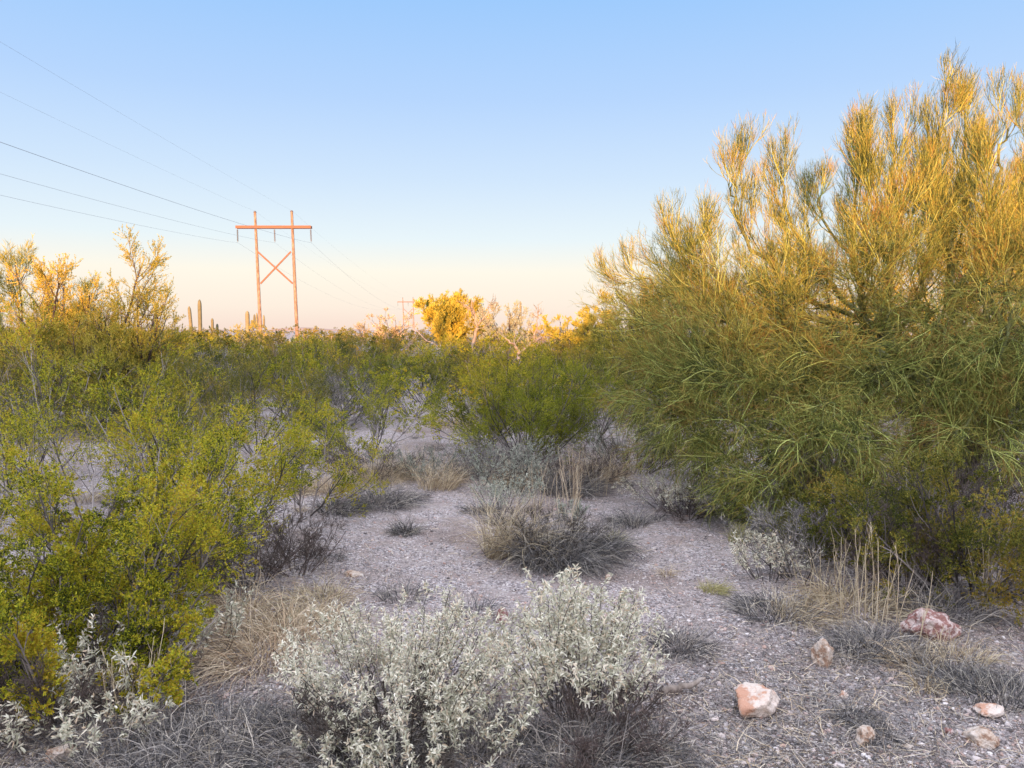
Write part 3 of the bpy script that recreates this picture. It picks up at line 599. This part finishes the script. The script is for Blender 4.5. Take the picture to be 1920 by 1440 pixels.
for px, py, h, w, n, lb in [(945, 960, .34, .6, 26, 'grey-green sprig on the left of the dark mound, in front of the back rim'), (960, 925, .55, 1.0, 40, 'grey-green small-leaved shrub at the back rim of the clearing, below the central creosote'), (1185, 882, .62, 1.4, 50, 'round dull grey-green bush right of the central creosote'),
        (1275, 962, .36, .9, 44, 'compact bluish-white bush on the path by the palo verde'), (1070, 985, .22, .3, 14, 'little pale sprig behind the dark grass mound'), (800, 900, .35, 1.0, 30, 'pale grey-green shrub tangled in straw left of the central creosote')]:
    put('sage_shrub', lb, 'sage shrub', silver_shrub(h, w, n, .020, 11, lmat=M_white if px == 1275 else M_sage), pos(px, py))
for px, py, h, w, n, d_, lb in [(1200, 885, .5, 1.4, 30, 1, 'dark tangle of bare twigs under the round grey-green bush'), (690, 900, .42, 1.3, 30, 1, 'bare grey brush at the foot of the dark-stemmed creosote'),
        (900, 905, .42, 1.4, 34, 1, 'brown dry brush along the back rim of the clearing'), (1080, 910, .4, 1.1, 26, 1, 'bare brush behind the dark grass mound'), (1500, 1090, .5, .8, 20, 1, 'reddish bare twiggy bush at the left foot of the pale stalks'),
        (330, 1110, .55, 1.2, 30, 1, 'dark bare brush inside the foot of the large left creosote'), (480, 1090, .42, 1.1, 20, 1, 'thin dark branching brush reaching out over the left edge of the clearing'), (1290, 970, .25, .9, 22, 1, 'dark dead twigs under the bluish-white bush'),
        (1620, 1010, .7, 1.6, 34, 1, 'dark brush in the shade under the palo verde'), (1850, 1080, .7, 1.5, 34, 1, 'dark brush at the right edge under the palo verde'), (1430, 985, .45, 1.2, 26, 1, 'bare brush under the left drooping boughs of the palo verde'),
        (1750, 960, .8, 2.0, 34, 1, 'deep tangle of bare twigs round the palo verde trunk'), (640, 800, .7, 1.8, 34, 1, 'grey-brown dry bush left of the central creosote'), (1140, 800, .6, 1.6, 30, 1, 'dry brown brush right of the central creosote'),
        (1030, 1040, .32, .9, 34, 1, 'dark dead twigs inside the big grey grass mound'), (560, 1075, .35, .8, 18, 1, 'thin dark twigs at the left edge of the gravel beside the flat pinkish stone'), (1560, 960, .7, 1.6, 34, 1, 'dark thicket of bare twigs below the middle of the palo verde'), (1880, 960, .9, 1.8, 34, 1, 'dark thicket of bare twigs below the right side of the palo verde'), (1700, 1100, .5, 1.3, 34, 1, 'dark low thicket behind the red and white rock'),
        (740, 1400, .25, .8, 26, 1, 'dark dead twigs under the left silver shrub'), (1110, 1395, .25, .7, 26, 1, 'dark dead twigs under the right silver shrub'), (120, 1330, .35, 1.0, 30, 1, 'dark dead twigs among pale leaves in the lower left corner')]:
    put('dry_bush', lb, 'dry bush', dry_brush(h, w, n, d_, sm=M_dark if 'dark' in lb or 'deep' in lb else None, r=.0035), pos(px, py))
for px, py, h, lb, n in [(1600, 1165, .52, 'tall pale dry stalks under the palo verde, leftmost bunch', 8), (1650, 1170, .55, 'pale dry stalks under the palo verde beside the leftmost bunch', 9), (1850, 1150, .6, 'pale dry stalks at the right edge under the palo verde', 7), (1715, 1210, .42, 'two thin yellow stalks in front of the red and white rock', 3),
        (1060, 990, .5, 'thin brown stalks standing behind the dark grass mound', 12), (1010, 950, .45, 'pale twiggy stalks between the dark mound and the back rim', 10), (250, 1350, .4, 'reddish dry stems among the pale leaves at the lower left', 12), (1070, 935, .55, 'orange-tan dry stalks right of the central creosote', 16), (1000, 1000, .5, 'tan stalks rising out of the dark grass mound', 6), (1120, 930, .5, 'dry upright stems at the right end of the back rim', 7), (870, 880, .5, 'reddish dry stems in front of the central creosote', 9),
        (1540, 1130, .4, 'reddish fan of dry stems beside the pale stalks', 8)]:
    put('dry_stalks', lb, 'dry stalks', stalks(n, h), pos(px, py))
GR = [ # px, py, n, L, rad, spread, droop, mat, label
 (1045, 1055, 2100, .44, .26, .8, -1.3, M_grey, 'big dark grey grass mound in the middle of the clearing'), (1120, 1040, 900, .38, .15, .8, -1.2, M_grey, 'grey grass fan at the right end of the dark mound'),
 (930, 1045, 420, .6, .07, .7, -.8, M_straw, 'tan grass tuft with long arching blades left of the dark mound'), (985, 1045, 320, .6, .08, .7, -1.0, M_straw, 'second arching tan grass tuft touching the dark mound'),
 (1150, 1020, 420, .13, .05, .4, -.3, M_ygrass, 'small upright yellow-green grass tuft at the right of the dark mound'), (760, 1000, 420, .17, .10, .8, -.7, M_grey, 'lone small grey grass tuft on the bare gravel'),
 (1382, 1015, 420, .17, .07, .4, -.3, M_ygrass, 'grey-green upright tuft at the left foot of the palo verde thicket'), (720, 945, 700, .26, .25, 1.1, -1.3, M_grey, 'low grey grass mound at the back left rim of the clearing'),
 (640, 955, 600, .26, .22, 1.1, -1.3, M_grey, 'low grey grass at the left rim below the yellow sprigs'), (820, 915, 400, .30, .2, .6, -.7, M_straw, 'upright straw bunch at the back rim of the clearing'),
 (700, 905, 400, .28, .3, .9, -1.0, M_straw, 'straw grass below the dark-stemmed creosote'), (1180, 985, 500, .26, .14, 1.0, -1.3, M_grey, 'bluish grey grass clump behind the yellow-green tuft'),
 (1275, 1215, 700, .20, .12, 1.1, -1.2, M_grey, 'dark grass clump right of the silver shrubs'), (1650, 1215, 800, .22, .2, 1.1, -1.3, M_grey, 'wide grey grass patch behind the blocky rock'),
 (1590, 1225, 300, .16, .15, 1.1, -1.3, M_grey, 'short grey grass right behind the blocky rock'), (1715, 1245, 200, .20, .12, .9, -1.2, M_straw, 'straw tuft in front of the red and white rock'),
 (1800, 1235, 200, .22, .12, .9, -1.2, M_straw, 'straw tuft right of the red and white rock'), (1870, 1300, 800, .20, .2, 1.1, -1.3, M_grey, 'dark grey grass at the right edge above the pale stones'),
 (1605, 1350, 300, .13, .07, .9, -1.2, M_grey, 'small grey grass clump right of the large pink and white boulder'), (1650, 1385, 260, .12, .06, .9, -1.2, M_grey, 'tiny grey grass clump beside the small cream rock'),
 (1450, 1150, 600, .22, .2, 1.1, -1.2, M_grey, 'grey grass at the path edge below the white-leaved small shrub'), (1500, 1160, 260, .3, .15, 1.0, -1.3, M_straw, 'straw grass lying over the path edge under the palo verde'),
 (560, 1180, 700, .36, .2, 1.2, -1.6, M_straw, 'matted straw grass between the left creosote and the silver shrubs'), (480, 1230, 700, .36, .22, 1.2, -1.6, M_straw, 'combed-over straw grass at the right foot of the large left creosote'),
 (430, 1150, 500, .36, .2, 1.2, -1.5, M_straw, 'orange straw grass under the right side of the large left creosote'), (590, 1130, 350, .24, .2, 1.1, -1.4, M_straw, 'thin straw grass on the left edge of the gravel'),
 (560, 1400, 1000, .24, .25, 1.1, -1.3, M_grey, 'bluish grey grass left of the silver shrubs at the bottom'), (400, 1400, 1000, .24, .28, 1.1, -1.3, M_grey, 'grey grass mat at the bottom left of the picture'),
 (900, 1420, 1000, .22, .25, 1.0, -1.2, M_grey, 'grey grass under the middle of the silver shrubs'), (1110, 1430, 1100, .22, .2, .9, -1.1, M_grey, 'grey grass skirt under the right silver shrub'),
 (1215, 1420, 700, .18, .14, 1.0, -1.1, M_grey, 'dark grass at the bottom right of the silver shrubs'), (250, 1440, 700, .24, .25, 1.1, -1.3, M_grey, 'grey brown grass at the bottom edge below the pale-leaved shrubs'),
 (700, 1440, 900, .22, .2, 1.0, -1.2, M_grey, 'grey grass at the bottom edge below the left silver shrub'), (1340, 1110, 200, .12, .07, 1.0, -.9, M_ygrass, 'small green plant tuft at the right edge of the path'),
 (760, 895, 600, .34, .3, .9, -1.0, M_straw, 'straw grass mass left of the upright straw bunch'), (900, 890, 700, .34, .3, .9, -1.1, M_grey, 'grey dry grass in front of the central creosote'),
 (985, 905, 600, .32, .25, .9, -1.1, M_straw, 'straw grass beside the grey-green shrub at the back rim'), (1060, 925, 700, .36, .25, .9, -1.1, M_grey, 'grey dry grass round the orange-tan stalks'),
 (1130, 900, 600, .34, .25, .9, -1.1, M_straw, 'straw grass between the orange-tan stalks and the round grey-green bush'), (600, 920, 700, .3, .25, 1.0, -1.2, M_straw, 'pale straw grass below the leaning yellow sprigs'),
 (1250, 850, 700, .34, .4, 1.0, -1.2, M_straw, 'pinkish straw grass beyond the round grey-green bush'), (860, 800, 700, .34, .5, .9, -1.0, M_straw, 'straw grass in the gap left of the central creosote'),
 (900, 960, 350, .16, .15, 1.0, -1.1, M_grey, 'bluish low grass at the far end of the gravel'), (1600, 1140, 500, .3, .25, 1.0, -1.3, M_straw, 'straw grass round the pale stalks'), (1770, 1150, 500, .3, .22, 1.0, -1.0, M_grey, 'dull grass behind the red and white rock')]
for px, py, n, L, rd, spd, dr, gm, lb in GR:
    if py < 960 and px > 650: n = int(n * 1.3); L *= 1.4
    put('grass_tussock', lb, 'grass', grass(n, L, rd, spd, dr, .0034 if py > 1150 else .0042, gm, lean=tuple(rng.uniform(-.45, .45, 2))), pos(px, py))
tp = [put('grass_tussock', 'low dry grass tuft scattered over the clearing floor', 'grass', grass(n, L, rd, 1.0, -1.0, .003, gm), pos(px, py), group='scattered low grass tufts')
      for n, L, rd, gm, px, py in ((90, .10, .05, M_grey, 1400, 1130), (60, .12, .04, M_straw, 1180, 1150), (160, .15, .09, M_grey, 620, 1050), (120, .22, .1, M_straw, 620, 880))]
n_ = 0
while n_ < 90:
    y = rng.uniform(3, 14); x = rng.uniform(-.7, .7) * y
    px = 960 + x / y * F; core = math.exp(-((x - .1 * y + .1) / 1.0) ** 2)
    if rng.uniform() < core * .85: continue
    k = int(rng.integers(0, 4)) if y > 6 else int(rng.integers(0, 3))
    dup(tp[k], 'low dry grass tuft scattered over the clearing floor', at(x, y), rng.uniform(0, 6.28), rng.uniform(.7, 1.5), 'scattered low grass tufts'); n_ += 1

# ------------------------------------------------------------------ rocks
def rock_geo(sx, sy, sz, seed, nfac=13, rough=.035, N=26):
    r = np.random.default_rng(seed); fs = []; V = []; Q = []
    t = np.linspace(-1, 1, N); A, B = np.meshgrid(t, t); i = np.arange(N - 1)[:, None] * N + np.arange(N - 1)[None]
    q = np.stack([i, i + 1, i + N + 1, i + N], -1).reshape(-1, 4)
    for ax in range(3):
        for s in (-1, 1):
            v = np.zeros((N, N, 3)); v[..., ax] = s; v[..., (ax + 1) % 3] = A * s; v[..., (ax + 2) % 3] = B
            Q.append(q + len(V) * N * N); V.append(v.reshape(-1, 3))
    D = norm(np.concatenate(V)); pn = norm(r.normal(size=(nfac, 3))); pd = r.uniform(.62, .95, nfac)
    dots = D @ pn.T; rad = np.min(np.where(dots > .05, pd / np.maximum(dots, .05), 9), axis=1); rad = np.minimum(rad, 1.15)
    for k in range(24):
        kk = r.normal(size=3) * (3 + k * .9); rad += rough * np.sin(D @ kk + r.uniform(0, 6.28)) / (1 + k * .25)
    return D * rad[:, None] * np.array([sx, sy, sz]), np.concatenate(Q)
def rock_mat(name, c0, c1, c2, thr=.5, scale=9):
    m = mat(name, [c0, c1], scale=scale, bump=.7, objvar=0, bscale=45); r = [x for x in m.node_tree.nodes if x.type == 'VALTORGB'][0].color_ramp
    r.elements.new(thr - .06); r.elements[0].position = 0; r.elements[1].position = thr - .08; r.elements[1].color = (*c0, 1); r.elements[2].position = thr + .05
    r.elements[2].color = (*c1, 1); e = r.elements.new(1); e.color = (*c2, 1); return m
M_r1 = rock_mat('pink_white_rock', (.50, .28, .19), (.62, .51, .43), (.72, .64, .57), .40, 7)
M_r2 = rock_mat('red_white_rock', (.27, .14, .12), (.50, .39, .36), (.62, .54, .50), .55, 26)
M_r3 = rock_mat('cream_rock', (.30, .19, .13), (.48, .38, .30), (.62, .56, .50), .4, 25)
for px, py, sx, sy, sz, m, sd, rz, lb in [(1420, 1336, .112, .085, .092, M_r1, 4, .4, 'large pink and white faceted boulder on the gravel at lower right'), (1743, 1192, .15, .10, .11, M_r2, 8, .2, 'red and white blotched rock lying at the edge of the palo verde thicket'),
        (1541, 1243, .06, .055, .085, M_r3, 15, .1, 'blocky upright cream rock behind the large boulder'), (1620, 1390, .05, .04, .04, M_r3, 21, 1, 'small cream rock between the boulder and the right edge, lowest in the middle'),
        (1853, 1338, .062, .045, .032, M_r1, 29, .4, 'flat white-topped rock at the right edge, the upper of two'), (1838, 1392, .058, .045, .04, M_r3, 31, 2, 'whitish rock at the right edge, the lower of two'),
        (1583, 1307, .024, .02, .018, M_r1, 35, 1, 'tiny orange-white stone right of the large boulder'), (663, 1079, .07, .04, .022, M_r3, 37, 0, 'flat pinkish stone on the gravel left of the silver shrubs'),
        (942, 1165, .04, .035, .05, M_r2, 41, 0, 'pinkish stone peeking out behind the silver shrubs'), (1140, 1088, .022, .02, .03, M_r3, 43, 0, 'small yellowish stone below the dark grass mound'),
        (1780, 1375, .02, .018, .014, M_r2, 45, 0, 'tiny purple-brown stone left of the two whitish rocks'), (1700, 1400, .022, .02, .012, M_r3, 47, 0, 'tiny flat stone right of the small cream rock'),
        (110, 1425, .06, .05, .04, M_r3, 51, 0, 'pale stone half buried in leaves in the bottom left corner'), (1447, 1255, .016, .014, .012, M_r1, 53, 0, 'tiny pink stone on the gravel above the large boulder')]:
    p = pos(px, py); o = obj('rock', rock_geo(sx, sy, sz, sd), m, None, (p[0], p[1], p[2] + sz * .4), smooth=True); o.rotation_euler = (0, 0, rz); tagp(o, lb, 'rock')
p = pos(1283, 1300); k_ = smooth_path([(-.09, 0, .0), (-.03, 0, .03), (.03, .01, .035), (.10, .02, .06)], 12, .004)
o = obj('driftwood', tube(k_[None], .022, .008, 8), M_dead, None, p, smooth=True); tagp(o, 'short weathered piece of dead wood right of the silver shrubs', 'dead wood')
for a, b, lb in [((1348, 1275), (1400, 1350), 'thin pale fallen stalk lying left of the large boulder'), ((1230, 960), (1300, 905), 'thin dark twig lying on the path'), ((520, 1010), (650, 985), 'pale bare twig arching along the left edge of the clearing')]:
    q0, q1 = G(*a), G(*b); pp = smooth_path([q0 + [0, 0, .01], (q0 + q1) / 2 + [0, 0, .03], q1 + [0, 0, .01]], 12, .008)
    o = obj('twig', tube(pp[None] - q0, .004, .002, 5), M_dead, None, q0); tagp(o, lb, 'twig')

# ------------------------------------------------------------------ gravel and litter nobody could count
def pebbles(n, s0, s1, ymin, ymax, xf, sub):
    u = rng.uniform(0, 1, n); y = 1 / (1 / ymin + u * (1 / ymax - 1 / ymin)); x = rng.uniform(xf[0], xf[1], n) * y
    r = s0 * (s1 / s0) ** (rng.uniform(0, 1, n) ** 2.2)
    if sub:
        c = np.array([[a, b, c] for a in (-1, 0, 1) for b in (-1, 0, 1) for c in (-1, 0, 1) if (a, b, c) != (0, 0, 0)], float)
        ix = {tuple(v): k for k, v in enumerate(c.astype(int).tolist())}; Q = []
        for ax in range(3):
            for s in (-1, 1):
                for a in (-1, 0):
                    for b in (-1, 0):
                        f = []
                        for da, db in ((0, 0), (1, 0), (1, 1), (0, 1)):
                            v = [0, 0, 0]; v[ax] = s; v[(ax + 1) % 3] = a + da; v[(ax + 2) % 3] = b + db; f.append(ix[tuple(v)])
                        Q.append(f if s > 0 else f[::-1])
        c = norm(c)
    else:
        c = norm(np.array([[a, b, d_] for d_ in (-1, 1) for a, b in ((-1, -1), (1, -1), (1, 1), (-1, 1))], float))
        Q = [[3, 2, 1, 0], [4, 5, 6, 7], [0, 1, 5, 4], [1, 2, 6, 5], [2, 3, 7, 6], [3, 0, 4, 7]]
    Q = np.array(Q); m = len(c)
    V = c[None] * (1 + rng.normal(size=(n, m, 1)) * .16) * np.stack([rng.uniform(.7, 1.3, n), rng.uniform(.6, 1.1, n), rng.uniform(.4, .8, n)], 1)[:, None]
    th = rng.uniform(0, 6.28, n); C, S = np.cos(th)[:, None], np.sin(th)[:, None]; tl = rng.normal(size=(n, 1)) * .4
    X_, Y_, Z_ = V[..., 0], V[..., 1], V[..., 2]; Y_, Z_ = Y_ * np.cos(tl) - Z_ * np.sin(tl), Y_ * np.sin(tl) + Z_ * np.cos(tl)
    V = np.stack([X_ * C - Y_ * S, X_ * S + Y_ * C, Z_], -1) * r[:, None, None] + np.stack([x, y, hgt(x, y) + r * .25], 1)[:, None]
    return V.reshape(-1, 3), (Q[None] + np.arange(n)[:, None, None] * m).reshape(-1, 4)
o = obj('gravel', join(pebbles(90000, .003, .009, 2.5, 12, (-.7, .7), False), pebbles(6000, .005, .016, 2.5, 9, (-.4, .7), True)), M_peb); o['kind'] = 'stuff'
def scatter_litter(n, L, w, gm, name, ymin, ymax, lo, hi, lift=.012, K=4):
    u = rng.uniform(0, 1, n * 3); y = 1 / (1 / ymin + u * (1 / ymax - 1 / ymin)); x = rng.uniform(lo, hi, n * 3) * y
    f = np.sin(x * 1.9 + 1.3 * np.sin(y * 1.1)) + np.sin(y * 2.3 + 1.7 * np.sin(x * .9 + 2)) ; core = np.exp(-((x - .12 * y) / (.22 * y)) ** 2)
    kf = rng.uniform(-1.2, 1.4, n * 3) < f * .7 + .25 - core * 1.0; x, y = x[kf][:n], y[kf][:n]; n = len(x)
    th = rng.uniform(0, 6.28, n); st = np.stack([x, y, hgt(x, y) + rng.uniform(.001, lift, n)], 1)
    P_ = walk(st, np.stack([np.cos(th), np.sin(th), rng.uniform(-.1, .35, n)], 1), L * rng.uniform(.3, 1.2, n), K, [0, 0, -.4], .5)
    P_[..., 2] = np.maximum(P_[..., 2], hgt(P_[..., 0], P_[..., 1]) + .003)
    o = obj(name, ribbon(P_, w * rng.uniform(.5, 1.5, n), None, np.array([0, 0, 1.]) + rng.normal(size=(n, 1, 3)) * .3), gm); o['kind'] = 'stuff'
scatter_litter(40000, .10, .0024, M_grey, 'twig_litter', 2.5, 16, -.72, .72)
scatter_litter(6500, .14, .0026, M_straw, 'straw_litter', 2.6, 16, -.72, .72)
scatter_litter(24000, .04, .004, M_dark, 'dark_litter', 2.5, 14, -.72, .72, .006)

# ------------------------------------------------------------------ labels that say where each near repeat stands
ORD = ['nearest', 'second nearest', 'third nearest', 'fourth nearest', 'fifth nearest', 'sixth nearest', 'seventh nearest', 'eighth nearest', 'ninth nearest', 'tenth nearest', 'eleventh nearest', 'twelfth nearest']
def zoned(group, what, ymax, zones, ends):
    os_ = [o for o in COL.objects if o.get('group') == group and o.location.y < ymax]
    for (a, b, w) in zip(ends[:-1], ends[1:], zones):
        m = sorted([o for o in os_ if a <= 960 + o.location.x / o.location.y * F < b], key=lambda o: o.location.y)
        for k, o in enumerate(m[:12]): o['label'] = f'{ORD[k]} {what} {w}'
zoned(FG, 'olive-green creosote', 21, ['under the left edge palo verde', 'under the airy yellow acacia', 'below the left power line pole', 'below the right power line pole', 'below the far power line frame', 'below the pale leaning boughs', 'just left of the tallest snag', 'just right of the tallest snag', 'below the golden low tree', 'behind the left boughs of the palo verde', 'seen through the huge palo verde'],
      [-400, 120, 340, 500, 620, 740, 850, 930, 1040, 1150, 1300, 2400])
zoned('bare grey bushes in the scrub belt', 'bare grey bush', 26, ['at the left under the acacias', 'below the near power line tower', 'between the tower and the dead snags', 'below the tallest snag', 'behind the huge palo verde'], [-400, 400, 620, 840, 1120, 2400])
zoned('scattered low grass tufts', 'low dry grass tuft', 14, ['at the left edge', 'under the large left creosote', 'on the left rim of the gravel', 'behind the left silver shrub', 'in line with the dark grass mound', 'right of the dark grass mound', 'near the boulder and blocky rock', 'at the foot of the pale stalks', 'towards the right edge'],
      [-400, 150, 380, 600, 820, 980, 1180, 1400, 1620, 2400])
zoned('distant bushes along the horizon', 'distant scrub bush', 52, ['at the far left of the horizon', 'left of the near power line tower', 'at the foot of the power line tower', 'right of the power line tower', 'in front of the golden horizon trees', 'right of the golden horizon trees', 'behind the huge palo verde'], [-400, 240, 430, 600, 750, 1000, 1200, 2400])
